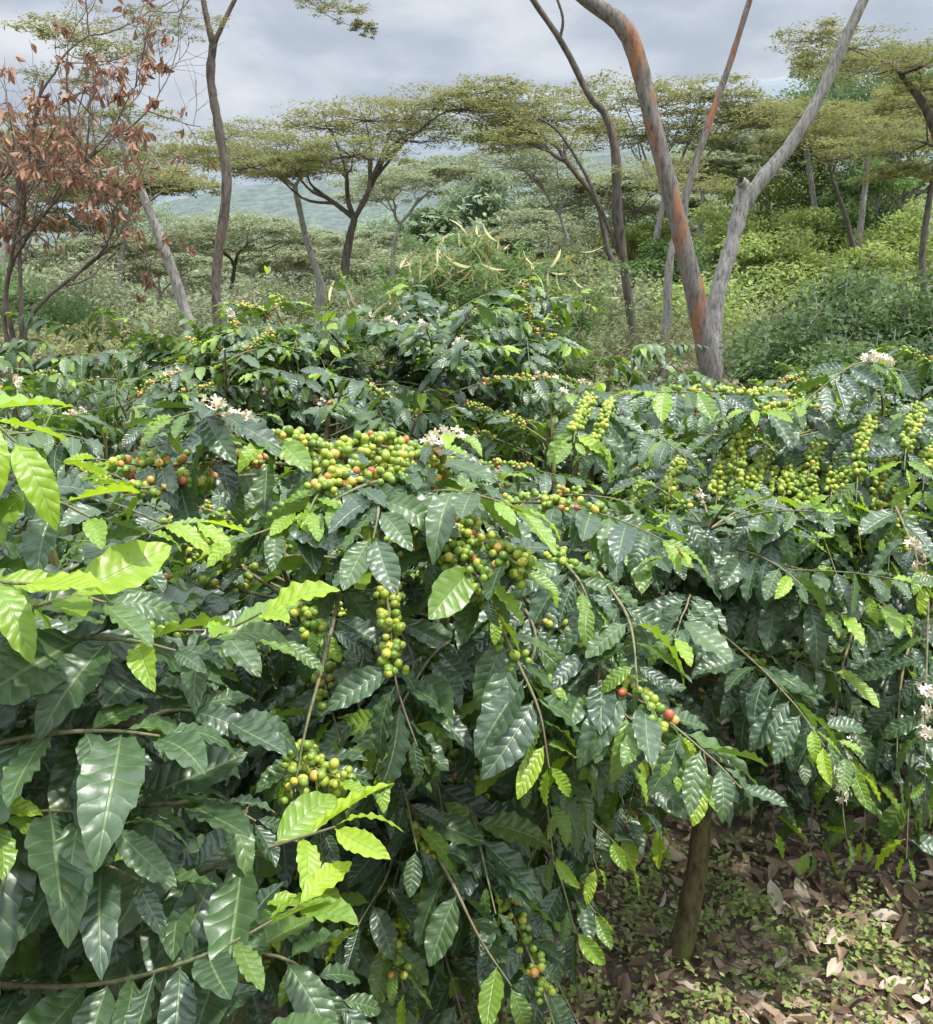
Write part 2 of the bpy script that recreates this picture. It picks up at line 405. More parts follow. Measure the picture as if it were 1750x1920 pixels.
DR = (-.2, .6)
A_ex = [
    br([(-140, 1830, 1.0), (130, 1850, .9), (360, 1800, .84), (560, 1700, .84)], leaf=.13, lstart=0, sp=.036, dr=DR, young=1.4),
    br([(120, 1700, 1.05), (290, 1660, .98), (470, 1600, .94), (630, 1550, .92)], leaf=.135, lstart=0, sp=.04, dr=DR, young=1.4),
    br([(120, 1320, 1.15), (280, 1260, 1.08), (410, 1190, 1.02), (490, 1150, 1.0)], leaf=.14, lstart=0, sp=.04, dr=DR, young=1.1),
    br([(-260, 1020, .98), (-90, 1070, .92), (0, 1090, .88), (60, 1095, .87)], leaf=.16, lstart=0, young=1.8, sp=.04),
    br([(-200, 1210, 1.0), (-40, 1170, .96), (130, 1120, .93), (200, 1130, .92)], leaf=.16, lstart=0, sp=.042, dr=DR, young=.8),
    br([(-260, 760, 1.0), (-110, 770, .97), (-20, 790, .95), (30, 830, .95)], leaf=.15, lstart=0, young=1.8, sp=.04, dr=DR),
    br([(-150, 860, 1.1), (0, 890, 1.05), (90, 930, 1.0), (170, 970, .98)], leaf=.14, lstart=0, sp=.04, dr=DR, young=1.0),
    br([(60, 1100, 1.2), (200, 1040, 1.15), (300, 990, 1.1), (370, 980, 1.1)], leaf=.13, lstart=0, sp=.038, dr=DR, young=1.0),
    br([(-100, 1420, .98), (60, 1380, .93), (200, 1370, .9), (300, 1380, .88)], leaf=.165, lstart=0, young=.05, sp=.042, dr=DR),
    br([(-100, 1600, .98), (0, 1540, .93), (120, 1520, .9), (220, 1550, .88)], leaf=.165, lstart=0, young=.05, sp=.042, dr=DR),
    br([(-60, 1960, .95), (180, 1950, .9), (330, 1940, .87), (480, 1950, .85)], leaf=.15, lstart=0, young=.1, sp=.04, dr=DR),
    br([(0, 1300, 1.1), (200, 1360, 1.0), (330, 1330, .98), (430, 1350, .97)], leaf=.165, lstart=0, young=.05, sp=.042, dr=DR),
    br([(100, 1500, 1.1), (280, 1510, 1.0), (400, 1500, .98), (480, 1540, .97)], leaf=.15, lstart=0, young=.05, sp=.04, dr=DR),
    br([(150, 1750, 1.1), (400, 1780, 1.0), (540, 1800, .98), (640, 1880, .97)], leaf=.14, lstart=0, young=.1, sp=.04, dr=DR),
    br([(-250, 1500, .95), (-120, 1480, .88), (-50, 1500, .86), (0, 1540, .85)], leaf=.15, lstart=0, young=1.8, sp=.04),
    br([(-40, 1700, 1.0), (60, 1640, .94), (180, 1620, .9), (260, 1650, .88)], leaf=.15, lstart=0, young=.1, sp=.04, dr=DR),
    br([(40, 1230, 1.1), (120, 1200, 1.03), (240, 1200, .98), (330, 1220, .97)], leaf=.15, lstart=0, young=.2, sp=.04, dr=DR),
]
coffee_bush((-.85, 1.3), 1.42, 84, .6, leaf=.145, berry=.1, flower=0, extra=A_ex, young=.6,
            label='dark glossy coffee bush with bright lime young leaf tips', nstem=3, zlow=.2)
HB = dict(berry=1, bn=1.6, cr=1.3, sp=.028)
B_ex = [
    br([(880, 960, 1.9), (700, 890, 1.75), (560, 830, 1.62), (500, 830, 1.56)], leaf=.12, brange=(.2, .95), ripe=.15, lstart=.85, **HB),
    br([(800, 860, 1.85), (700, 835, 1.7), (620, 870, 1.56), (560, 960, 1.44)], leaf=.12, brange=(0, .75), ripe=.06, lstart=.65, **HB),
    br([(860, 880, 1.85), (790, 855, 1.66), (730, 880, 1.54), (690, 960, 1.46)], leaf=.12, brange=(.1, .75), ripe=.06, lstart=.6, **HB),
    br([(760, 900, 1.7), (660, 895, 1.55), (600, 925, 1.46), (580, 960, 1.42)], leaf=.12, brange=(.1, .9), ripe=.2, lstart=.7, **HB),
    br([(820, 900, 1.7), (720, 900, 1.52), (640, 930, 1.45), (600, 960, 1.42)], leaf=.12, brange=(.1, .7), ripe=.12, lstart=.6, **HB),
    br([(600, 880, 1.85), (430, 860, 1.66), (300, 875, 1.55), (180, 860, 1.5)], leaf=.12, berry=1, brange=(.25, .95), ripe=.3, sp=.036, lstart=.5),
    br([(480, 890, 1.7), (360, 900, 1.55), (270, 915, 1.47), (210, 900, 1.45)], leaf=.12, berry=1, brange=(.3, .95), ripe=.4, sp=.036, lstart=.6),
    br([(640, 930, 1.75), (560, 960, 1.5), (510, 990, 1.42), (450, 1010, 1.4)], leaf=.13, brange=(.2, .85), ripe=.02, lstart=.6, **HB),
    br([(740, 940, 1.75), (860, 985, 1.52), (950, 1045, 1.42), (1010, 1080, 1.4)], leaf=.12, brange=(.2, .95), ripe=.08, lstart=.6, **HB),
    br([(740, 980, 1.7), (840, 1035, 1.47), (900, 1085, 1.38), (930, 1150, 1.36)], leaf=.12, brange=(.1, .9), ripe=.05, lstart=.6, **HB),
    br([(760, 1000, 1.6), (730, 1100, 1.42), (735, 1200, 1.35), (745, 1290, 1.32), (790, 1420, 1.3)], leaf=.13, berry=1, brange=(.15, .7), ripe=.0, sp=.028, lstart=.65, bn=1.2),
    br([(600, 1080, 1.55), (570, 1120, 1.42), (590, 1180, 1.38)], leaf=.13, berry=1, brange=(.2, 1), ripe=.0, sp=.028, lstart=.9, bn=1.1),
    br([(640, 1100, 1.5), (610, 1230, 1.33), (575, 1360, 1.24), (550, 1490, 1.2)], leaf=.12, berry=1, brange=(.78, 1), ripe=.15, lstart=.97, sp=.03),
    br([(560, 1400, 1.4), (590, 1440, 1.25), (640, 1460, 1.22)], leaf=.12, berry=1, brange=(.2, 1), ripe=.05, lstart=.97, sp=.026),
    br([(900, 1100, 1.5), (960, 1220, 1.4), (1010, 1330, 1.35), (1030, 1440, 1.33)], leaf=.13, berry=1, brange=(.1, .55), sp=.034, lstart=.3),
    br([(960, 1100, 1.65), (1080, 1210, 1.5), (1180, 1310, 1.42), (1270, 1400, 1.4)], leaf=.14, berry=1, brange=(.3, .5), sp=.04, lstart=0),
    br([(760, 1500, 1.5), (840, 1640, 1.35), (900, 1760, 1.3), (960, 1850, 1.28)], leaf=.13, berry=1, brange=(.1, .4), sp=.04, lstart=.3),
    br([(700, 1700, 1.5), (740, 1800, 1.4), (760, 1860, 1.38)], leaf=.13, berry=1, brange=(.1, .8), sp=.036, lstart=.5),
    br([(1020, 1020, 1.8), (1080, 1080, 1.6), (1110, 1140, 1.52)], leaf=.13, berry=1, brange=(.2, .6), sp=.036, lstart=.2),
    br([(520, 840, 1.8), (440, 795, 1.6), (380, 770, 1.53), (300, 790, 1.5)], leaf=.13, berry=0, flower=1, frange=(.35, .75), sp=.022, lstart=.5),
    br([(760, 870, 1.8), (810, 840, 1.65), (850, 820, 1.58)], leaf=.12, berry=0, flower=1, frange=(.6, 1), sp=.03, lstart=.9),
    br([(780, 930, 1.6), (840, 920, 1.5), (920, 935, 1.42), (980, 960, 1.4)], leaf=.14, berry=0, sp=.045, lstart=0),
    br([(700, 900, 1.6), (710, 950, 1.4), (700, 1010, 1.34)], leaf=.15, berry=0, sp=.05, lstart=.4, young=.1),
]
for q in range(24):
    x0, y0 = rng.uniform(560, 1150), rng.uniform(1050, 1600); dd = rng.uniform(1.35, 1.5)
    if x0 > 1000 and y0 > 1400: x0 -= 250
    B_ex.append(br([(x0, y0, dd + .25), (x0 + rng.uniform(-30, 60), y0 + 90, dd + .1), (x0 + rng.uniform(-60, 90), y0 + 220, dd)], leaf=.135, lstart=0, sp=.04, young=.5, dr=(-.1, .6), berry=.2, brange=(0, .4)))
for (x0, y0, dd) in [(1130, 1380, 1.75), (1200, 1420, 1.8), (1080, 1500, 1.6), (1180, 1330, 1.7), (1040, 1620, 1.5)]:
    B_ex.append(br([(x0 - 60, y0 - 80, dd + .2), (x0, y0, dd + .08), (x0 + 40, y0 + 130, dd)], leaf=.13, lstart=0, sp=.038, young=.4, dr=(.1, .8)))
coffee_bush((-.1, 2.0), 1.36, 125, .82, leaf=.132, berry=.42, flower=.01, extra=B_ex, young=.5,
            label='dense coffee bush laden with green and yellow coffee cherries', nstem=5, zlow=.15, tintbias=.02, spread=.18,
            keep=lambda B_: not ((B_[:, 0] > .25) & (B_[:, 2] < .5)).any())
coffee_bush((.57, 2.12), 1.24, 50, .6, leaf=.125, berry=.15, flower=.03, young=.6,
            label='coffee bush with mossy bare lower trunk above leaf litter', nstem=1, zlow=.6, zmin=.6, tr=.034)
ST = dict(berry=1, brange=(.1, .9), sp=.026, ripe=0, lstart=.9, leaf=.12)
R_ex = [br([(1420, 1000, 3.0), (1330, 940, 2.5), (1325, 1000, 2.3), (1318, 1120, 2.1), (1330, 1190, 2.1)], leaf=.12, berry=1, brange=(.2, .55), sp=.028, ripe=0),
    br([(1500, 740, 3.0), (1400, 740, 2.6), (1300, 735, 2.4), (1200, 735, 2.3)], leaf=.13, berry=1, brange=(0, .9), sp=.04, ripe=.1),
    br([(1560, 770, 2.8), (1480, 765, 2.6), (1400, 770, 2.4)], leaf=.13, berry=1, brange=(0, .9), sp=.04, ripe=.15),
    br([(1540, 820, 2.8), (1520, 870, 2.5), (1520, 930, 2.4), (1570, 1080, 2.2)], leaf=.12, berry=1, brange=(.1, .65), sp=.026, ripe=0, lstart=.7),
    br([(1700, 700, 2.8), (1640, 680, 2.7), (1590, 690, 2.6), (1500, 760, 2.5)], leaf=.12, berry=0, flower=1, frange=(.15, .45), sp=.035),
    br([(1650, 1150, 2.4), (1600, 1350, 2.1), (1580, 1480, 1.9), (1590, 1600, 1.88)], leaf=.13, flower=1, frange=(.6, .85), sp=.045, lstart=.1),
    br([(1720, 1000, 2.2), (1740, 1100, 2.1), (1735, 1350, 1.9), (1735, 1500, 1.85)], leaf=.13, flower=1, frange=(.6, .8), sp=.045, lstart=.1),
    br([(1680, 950, 2.3), (1710, 1020, 2.1), (1735, 1100, 2.05)], leaf=.13, flower=1, frange=(.6, 1), sp=.045, lstart=.1),
    br([(1100, 1130, 2.0), (1200, 1290, 1.75), (1240, 1360, 1.66), (1270, 1420, 1.62)], leaf=.13, flower=1, frange=(.6, .75), sp=.04, lstart=0),
]
for (x0, y0, y1) in [(1380, 820, 980), (1345, 870, 980), (1410, 880, 950), (1432, 900, 1020), (1470, 890, 970), (1500, 900, 980), (1580, 860, 960), (1610, 820, 940), (1645, 880, 1000), (1670, 940, 1070), (1700, 800, 880), (1735, 840, 920), (1250, 900, 970), (1180, 940, 980), (1080, 780, 830), (1120, 790, 850), (1560, 880, 960), (1690, 990, 1080), (1540, 940, 1010), (1460, 960, 1030), (1280, 940, 1010)]:
    R_ex.append(br([(x0 + 30, y0 - 40, 2.8), (x0 + 10, y0, 2.5), (x0, (y0 + y1) / 2, 2.38), (x0 - 4, y1, 2.33)], **ST))
for (x0, y0, dd) in [(1450, 1380, 2.0), (1520, 1420, 2.0), (1620, 1400, 1.95), (1700, 1430, 1.9), (1400, 1300, 2.1), (1560, 1300, 2.05), (1680, 1280, 2.0), (1480, 1250, 2.1)]:
    R_ex.append(br([(x0 + 40, y0 - 120, dd + .3), (x0 + 10, y0, dd + .1), (x0, y0 + 180, dd)], leaf=.135, lstart=0, sp=.04, young=.6, dr=(0, .7), flower=.2))
coffee_bush((1.32, 2.95), 1.42, 100, .84, leaf=.13, tps=HI, berry=.4, flower=.03, extra=R_ex, young=.6,
            label='coffee bush with hanging strings of green cherries and blossom', nstem=4, zlow=.42, spread=.2, zmin=.42)
coffee_bush((1.78, 2.25), 1.2, 38, .52, leaf=.13, tps=HI, berry=.1, flower=.1, young=.5,
            label='coffee bush drooping low over the littered ground', nstem=2, zlow=.5, zmin=.38)
mid = [((.45, 3.7), 1.38, 70, .85, .35, .03, .2), ((-1.2, 3.1), 1.36, 70, .85, .2, .03, .2), ((-.2, 4.3), 1.62, 130, .95, .3, .08, .45), ((-.15, 4.9), 1.72, 120, .85, .4, .09, .4),
       ((-1.15, 4.4), 1.52, 100, .95, .3, .07, .4), ((-2.2, 4.2), 1.42, 80, .95, .2, .05, .3), ((2.5, 3.9), 1.42, 70, 1.0, .3, .04, .3), ((1.35, 4.6), 1.32, 70, 1.0, .2, .03, .3),
       ((-1.7, 6.0), 1.5, 70, 1.0, .1, .05, .3), ((-3.1, 5.5), 1.55, 80, 1.0, .1, .06, .3), ((3.6, 5.4), 1.35, 70, 1.0, .1, .03, .3), ((.9, 6.0), 1.35, 60, 1.0, .1, .02, .3),
       ((-1.75, 2.2), 1.35, 50, .7, .1, .03, .1), ((2.3, 3.0), 1.3, 50, .8, .2, .05, .1), ((-.6, 3.6), 1.38, 70, .85, .2, .03, .25), ((2.3, 5.8), 1.22, 60, 1.0, .1, .02, .3)]
for (b, h, nb, L, be, fl, sprd) in mid:
    ex = []; c5 = b == (-.15, 4.9)
    if c5:
        ex = [br([(700, 640, 4.7), (660, 570, 4.6), (645, 525, 4.6)], leaf=.13, sp=.045, lstart=0, young=.4),
              br([(690, 640, 4.7), (700, 580, 4.6), (720, 545, 4.6)], leaf=.13, sp=.045, lstart=0, young=.2, flower=1, frange=(.3, .6)),
              br([(760, 650, 4.8), (740, 610, 4.5), (700, 600, 4.4), (640, 610, 4.3)], leaf=.13, sp=.04, lstart=0, flower=1, frange=(.3, .6)),
              br([(850, 680, 4.8), (900, 620, 4.6), (940, 575, 4.5), (960, 560, 4.5)], leaf=.13, sp=.04, lstart=0, young=.5),
              br([(560, 660, 4.6), (600, 610, 4.5), (600, 580, 4.4), (570, 570, 4.4)], leaf=.13, sp=.04, lstart=0, young=.8),
              br([(940, 680, 4.6), (1000, 630, 4.5), (1040, 630, 4.4), (1060, 660, 4.4)], leaf=.13, sp=.04, lstart=0, young=.5),
              br([(480, 700, 5.0), (490, 580, 5.0), (500, 515, 5.0)], leaf=.11, sp=.09, lstart=.7, young=.8)]
        for q in range(9):
            x0 = rng.uniform(480, 1020); yt = 600 + abs(x0 - 730) * .2 + rng.uniform(-10, 40)
            ex.append(br([(x0 * .7 + 760 * .3, yt + 110, 4.7), (x0 * .85 + 760 * .15, yt + 30, 4.5), (x0, yt, 4.35), (x0 + rng.uniform(-40, 40), yt + 30, 4.25)], leaf=.13, sp=.038, lstart=0, young=.8, flower=.2, berry=.3))
    coffee_bush(b, h, nb, L, leaf=.12, tps=MD if b[1] < 5.3 else LO, berry=be, flower=fl, young=.6, berry_tp=BERRY_LO, ripe=.25, extra=ex,
                label='leafy coffee bush with white blossom and ripening cherries', nstem=5, zlow=.25, spread=sprd, spf=.32, tintbias=.06, el0=(0, 30) if h > 1.5 else (-5, 20))

# ------------------------------------------------------------------ trees
def sstep(a, b, x):
    t = np.clip((x - a) / (b - a), 0, 1); return t * t * (3 - 2 * t)
def ground_z(x, y):
    x = np.asarray(x, float); y = np.asarray(y, float)
    z = .02 * np.sin(x * 2.1 + 1) * np.cos(y * 1.7) + .012 * np.sin(x * 7 + y * 5)
    z = z + sstep(24, 95, y) * 8.0 * sstep(2, 30, x) - sstep(14, 80, y) * 1.2 * sstep(8, -25, x) - sstep(120, 500, y) * 14
    return z

def umbrella(trunk_pts, rad, pads, name, label, leafmat, barkmat, lsize=.11, tufts=64, per=36, limb_r=None, extra_limbs=(), sides=9, thick=.07, tint0=.45, tlump=.04, pr=1.28, rs=.85):
    P = smooth_path([survey(*p) for p in trunk_pts], 34)
    base = P[0].copy(); base[2] = min(ground_z(base[0], base[1]) - .05, base[2] - .05)
    P = np.vstack([base, P])
    root = thing(name, base, label, 'tree', 'shade trees of the plantation')
    gt, gc = Geo(), Geo()
    tube(gt, P, [r * rs for r in rad], sides, lump=tlump)
    end = P[-1]
    lr = limb_r or rad[-1]
    for el in extra_limbs:
        Q = smooth_path([survey(*p) for p in el[0]], 26); tube(gt, Q, [r * rs for r in el[1]], 10, lump=.04)
    cs = [survey(*pd[:3]) + [0, rng.normal() * pd[3] * pr * .6, 0] for pd in pads]
    # shared primary limbs: neighbouring pads branch off a common limb
    own = [k for k, pd in enumerate(pads) if len(pd) == 4]
    own.sort(key=lambda k: math.atan2(cs[k][0] - end[0], cs[k][2] - end[2] + 1e-6))
    srcof = {}
    for gi in range(0, len(own), 3):
        grp = own[gi:gi + 3]; cen = np.mean([cs[k] for k in grp], 0)
        span = np.linalg.norm(cen - end)
        L1 = smooth_path([end, end + (cen - end) * [.2, .2, .28] + rng.normal(size=3) * .04 * span, end + (cen - end) * [.5, .5, .55] + rng.normal(size=3) * .05 * span], 9)
        tube(gt, L1, [lr * .85, lr * .62], 7, lump=.05)
        for k in grp: srcof[k] = L1[-1 - rng.integers(0, 4)]
    for k_, pd in enumerate(pads):
        c = cs[k_]; r = pd[3] * pr
        src = srcof.get(k_, end)
        if len(pd) > 4: src = survey(*pd[4])
        dl = np.linalg.norm(c - src)
        mid_ = src + (c - src) * [.4, .4, .34] + rng.normal(size=3) * .07 * dl
        mid2 = src + (c - src) * [.75, .75, .8] + rng.normal(size=3) * .05 * dl
        L = smooth_path([src, mid_, mid2, c - [0, 0, r * .12]], 12)
        tube(gt, L, [lr * .5, lr * .3, lr * .12], 6, lump=.05)
        nt_ = int(tufts * rng.uniform(.8, 1.2))
        a = rng.uniform(0, 6.28, nt_); q = np.sqrt(rng.uniform(0.0, 1, nt_))
        rx = r * rng.uniform(.9, 1.4); ry = r * rng.uniform(.8, 1.2); lay = (rng.integers(0, 2, nt_) - .5) * r * .2
        tc = np.stack([c[0] + np.cos(a) * q * rx, c[1] + np.sin(a) * q * ry, c[2] + lay + r * thick * 1.3 * (1 - 2.0 * q ** 2) + rng.normal(size=nt_) * r * thick * .4], -1)
        for k in range(0, nt_, 4):
            s = L[-1 - (k % 4)]
            m2 = (s + tc[k]) / 2 + [0, 0, -r * .05] + rng.normal(size=3) * .04 * r
            tube(gt, np.array([s, m2, tc[k]]), [lr * .15, lr * .10, lr * .05], 4)
        sg = r * .12
        C = np.repeat(tc, per, 0) + rng.normal(size=(nt_ * per, 3)) * [sg, sg, sg * .24]
        ti = np.repeat(np.clip(rng.normal(tint0, .18, nt_), 0, 1), per) + rng.normal(size=nt_ * per) * .05
        leaf_quads(gc, C, lsize, ti, .34, 1.8, .2)
    gt.obj('trunk', barkmat, root, base)
    gc.obj('crown', leafmat, root, base, smooth=False)
    return root

umbrella([(640, 590, 26), (645, 520, 26), (655, 450, 26), (665, 410, 26)], [.2, .15, .13, .11],
         [(500, 275, 26, 1.3), (585, 262, 27, 1.2), (610, 225, 25, 1.0), (690, 215, 26, 1.2), (740, 200, 27, 1.2), (820, 178, 26, 1.25), (870, 195, 25, .9), (660, 280, 24, 1.0), (760, 250, 26, .9), (560, 310, 25, .9), (480, 310, 27, .8), (800, 225, 27, .8)],
         'umbrella_tree', 'flat-topped umbrella tree with layered olive crown and forking dark limbs', M_umb, M_bark_dark, limb_r=.09)
umbrella([(600, 600, 28), (600, 530, 28), (575, 450, 28), (553, 350, 28)], [.17, .14, .11, .09],
         [(430, 270, 28, 1.3), (350, 262, 28, 1.1), (480, 250, 29, 1.0), (390, 300, 28, 1.1), (520, 320, 27, .9), (330, 290, 27, .8), (600, 310, 29, .8)],
         'umbrella_tree', 'slender umbrella tree with a curved trunk and flat olive crown', M_umb, M_bark_grey, limb_r=.06)
umbrella([(1180, 600, 25), (1170, 530, 25), (1140, 470, 25), (1120, 380, 25), (1060, 300, 25)], [.16, .13, .10, .09, .07],
         [(940, 190, 25, 1.1), (1000, 175, 26, 1.0), (1040, 205, 25, 1.1), (1090, 235, 26, .9), (960, 230, 25, .9), (910, 170, 26, .8), (990, 265, 24, .9), (940, 255, 26, .7)],
         'umbrella_tree', 'leaning dark umbrella tree with a wide layered crown', M_umb, M_bark_dark, limb_r=.065)
umbrella([(1200, 620, 31), (1225, 480, 31), (1245, 370, 31)], [.17, .13, .09],
         [(1160, 190, 31, 1.3), (1240, 185, 31, 1.3), (1320, 175, 31, 1.2), (1400, 185, 30, 1.2), (1300, 215, 30, 1.2), (1200, 225, 30, 1.1), (1370, 220, 32, 1.2), (1440, 215, 31, 1.0), (1280, 260, 31, 1.0), (1180, 262, 32, 1.0)],
         'umbrella_tree', 'wide umbrella tree with a broad flat crown of olive leaves', M_umb, M_bark_grey, limb_r=.07, lsize=.13)
umbrella([(735, 560, 36), (738, 470, 36), (750, 420, 36)], [.14, .10, .08],
         [(720, 340, 36, 1.2), (780, 318, 36, 1.3), (830, 312, 36, 1.1), (750, 350, 35, 1.1), (700, 365, 37, .9), (850, 325, 35, .7)],
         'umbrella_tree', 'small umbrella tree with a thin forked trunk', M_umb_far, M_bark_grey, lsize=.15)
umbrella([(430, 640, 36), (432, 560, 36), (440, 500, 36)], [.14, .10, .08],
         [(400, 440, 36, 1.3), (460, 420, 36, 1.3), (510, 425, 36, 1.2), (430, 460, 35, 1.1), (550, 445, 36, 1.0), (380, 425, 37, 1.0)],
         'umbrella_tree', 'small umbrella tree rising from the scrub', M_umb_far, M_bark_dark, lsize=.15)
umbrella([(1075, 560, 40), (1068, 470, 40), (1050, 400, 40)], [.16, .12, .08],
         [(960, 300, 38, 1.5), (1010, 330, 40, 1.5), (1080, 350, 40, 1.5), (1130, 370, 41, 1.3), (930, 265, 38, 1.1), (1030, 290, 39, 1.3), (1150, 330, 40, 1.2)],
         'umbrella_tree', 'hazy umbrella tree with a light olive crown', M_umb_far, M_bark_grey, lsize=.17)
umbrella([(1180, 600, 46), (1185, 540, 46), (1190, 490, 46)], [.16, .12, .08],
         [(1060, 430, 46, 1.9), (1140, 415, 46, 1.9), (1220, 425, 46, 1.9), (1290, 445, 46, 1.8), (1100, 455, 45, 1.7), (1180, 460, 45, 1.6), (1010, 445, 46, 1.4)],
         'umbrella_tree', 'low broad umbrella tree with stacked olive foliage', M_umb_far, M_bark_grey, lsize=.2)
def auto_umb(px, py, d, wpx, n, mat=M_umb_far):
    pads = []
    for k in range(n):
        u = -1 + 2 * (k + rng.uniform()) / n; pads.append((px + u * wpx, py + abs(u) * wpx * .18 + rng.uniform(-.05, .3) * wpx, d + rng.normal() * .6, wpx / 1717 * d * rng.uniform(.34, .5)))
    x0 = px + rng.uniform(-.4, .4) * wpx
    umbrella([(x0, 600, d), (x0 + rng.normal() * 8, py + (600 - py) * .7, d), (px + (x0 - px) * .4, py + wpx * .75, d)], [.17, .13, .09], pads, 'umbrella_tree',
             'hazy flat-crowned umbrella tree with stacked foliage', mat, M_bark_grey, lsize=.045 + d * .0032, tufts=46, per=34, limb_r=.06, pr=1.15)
for a in [(60, 470, 46, 100, 8), (190, 500, 52, 100, 8), (300, 478, 44, 100, 8), (620, 450, 46, 110, 9), (720, 475, 50, 90, 7), (590, 500, 56, 110, 8), (400, 510, 58, 110, 8),
          (1360, 400, 50, 110, 9), (880, 500, 58, 90, 7), (1020, 490, 54, 80, 7), (100, 400, 40, 100, 8), (210, 440, 36, 90, 8), (1420, 250, 40, 100, 9), (1640, 200, 30, 80, 7), (780, 520, 60, 100, 8), (480, 480, 64, 90, 8),
          (60, 240, 30, 130, 9), (250, 330, 32, 110, 9), (1500, 200, 34, 90, 8), (1180, 320, 42, 110, 9), (1330, 290, 38, 100, 8), (1010, 400, 50, 110, 9), (330, 440, 50, 90, 8), (1250, 370, 46, 90, 8), (30, 330, 36, 100, 8), (150, 350, 40, 90, 8),
          (540, 460, 40, 90, 8), (820, 480, 46, 90, 8), (660, 430, 54, 90, 8), (960, 450, 46, 80, 7)]:
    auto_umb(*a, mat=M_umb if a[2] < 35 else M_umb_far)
umbrella([(1800, 420, 15), (1770, 300, 15), (1740, 210, 15), (1690, 140, 15)], [.13, .10, .08, .05],
         [(1520, 72, 15, .45), (1590, 82, 15, .55), (1660, 75, 15, .6), (1730, 90, 15, .6), (1560, 110, 14.5, .45), (1640, 112, 15.5, .5), (1700, 128, 15, .5), (1780, 110, 15, .6), (1740, 160, 15, .4)],
         'umbrella_tree', 'umbrella tree with fine tiered twigs and flat crown', M_umb, M_bark_dark, lsize=.06, limb_r=.03, tufts=42)
umbrella([(1615, 600, 27), (1612, 530, 27), (1590, 420, 27), (1560, 330, 27)], [.13, .11, .08, .06],
         [(1480, 215, 27, 1.0), (1540, 230, 28, 1.1), (1600, 245, 27, 1.0), (1500, 265, 27, 1.0), (1660, 235, 27, 1.1), (1570, 290, 26, .9)],
         'umbrella_tree', 'dark-trunked umbrella tree against denser woodland', M_umb, M_bark_dark, limb_r=.05)
umbrella([(1735, 560, 22), (1730, 480, 22), (1742, 380, 22), (1760, 280, 22)], [.10, .09, .08, .06],
         [(1700, 200, 22, .9), (1760, 180, 22, 1.0), (1720, 260, 22, .9), (1690, 320, 22, .7)],
         'umbrella_tree', 'umbrella tree with a curving trunk', M_umb, M_bark_dark, limb_r=.045)
umbrella([(365, 640, 17), (320, 500, 17), (270, 370, 17), (225, 260, 17), (195, 150, 17)], [.13, .11, .085, .06, .04],
         [(90, 245, 17, .8), (170, 235, 18, .8), (250, 215, 17, .5), (120, 290, 17, .7), (300, 320, 18, .7), (240, 300, 17, .6), (60, 310, 17, .8), (340, 345, 17, .6), (200, 90, 17, .5), (20, 200, 17, .8), (100, 130, 17, .6), (130, 60, 17, .5), (60, 40, 17, .5)],
         'umbrella_tree', 'leaning grey umbrella tree with thin open crown', M_umb, M_bark_grey, lsize=.08, limb_r=.03, tufts=30)
umbrella([(412, 640, 12), (405, 520, 12), (425, 350, 12), (412, 250, 12), (395, 150, 12), (400, 80, 12)], [.08, .07, .07, .065, .06, .055],
         [(640, 20, 12, .25, (470, -60, 12)), (600, 0, 12, .3, (470, -60, 12)), (680, 45, 12, .15, (470, -60, 12)), (330, 60, 12, .33, (375, -40, 12)), (265, 35, 12, .35, (375, -40, 12)), (150, 25, 12, .4, (375, -40, 12)), (330, 15, 11.5, .35, (375, -40, 12)), (220, 50, 12, .35, (375, -40, 12)), (350, -160, 12, .8, (375, -40, 12)), (560, -170, 12, .8, (470, -60, 12)), (210, -60, 12, .6, (375, -40, 12))],
         'shade_tree', 'slender brown-barked shade tree with drooping feathery sprays', M_umb, M_bark_slim, lsize=.038, limb_r=.018, tufts=26, per=40, thick=.25, pr=1.15,
         extra_limbs=[([(400, 85, 12), (385, 20, 12), (372, -60, 12)], [.05, .04, .03]), ([(400, 85, 12), (425, 30, 12), (470, -60, 12)], [.04, .032, .025])], tlump=.06)
umbrella([(1335, 715, 11.6), (1310, 580, 11.6), (1285, 470, 11.6), (1250, 330, 11.6), (1215, 190, 11.6), (1195, 110, 11.6), (1165, 45, 11.6), (1090, -10, 11.6), (1040, -70, 11.6)],
         [.165, .145, .135, .125, .12, .125, .12, .095, .085],
         [(1000, -300, 12, 1.2), (1150, -330, 13, 1.2), (900, -260, 11, 1.0), (1420, -260, 12, 1.0, (1420, -20, 12))],
         'shade_tree', 'tall shade tree with thick rusty-brown leaning trunk', M_umb, M_bark_red, lsize=.07, limb_r=.06, sides=18,
         extra_limbs=[([(1288, 470, 11.65), (1285, 380, 11.8), (1320, 260, 11.9), (1365, 130, 12.0), (1400, 20, 12.0), (1425, -60, 12.0)], [.045, .05, .048, .04, .035])], tlump=.03)
umbrella([(1336, 690, 12.0), (1345, 560, 12.2), (1372, 460, 12.3), (1400, 345, 12.4)], [.14, .12, .115, .13],
         [(1750, -300, 12.4, 1.2, (1660, -90, 12.4)), (1600, -330, 12.4, 1.1, (1660, -90, 12.4))],
         'shade_tree', 'pale grey shade tree with knobbly pollarded fork', M_umb, M_bark_grey, lsize=.07, limb_r=.05, sides=16,
         extra_limbs=[([(1395, 385, 12.4), (1430, 335, 12.4), (1480, 275, 12.4), (1530, 195, 12.4), (1580, 85, 12.4), (1620, 0, 12.4), (1660, -90, 12.4)], [.115, .105, .09, .085, .075, .065]),
                      ([(1398, 372, 12.4), (1396, 350, 12.35), (1388, 338, 12.3)], [.09, .10, .07])], tlump=.05)
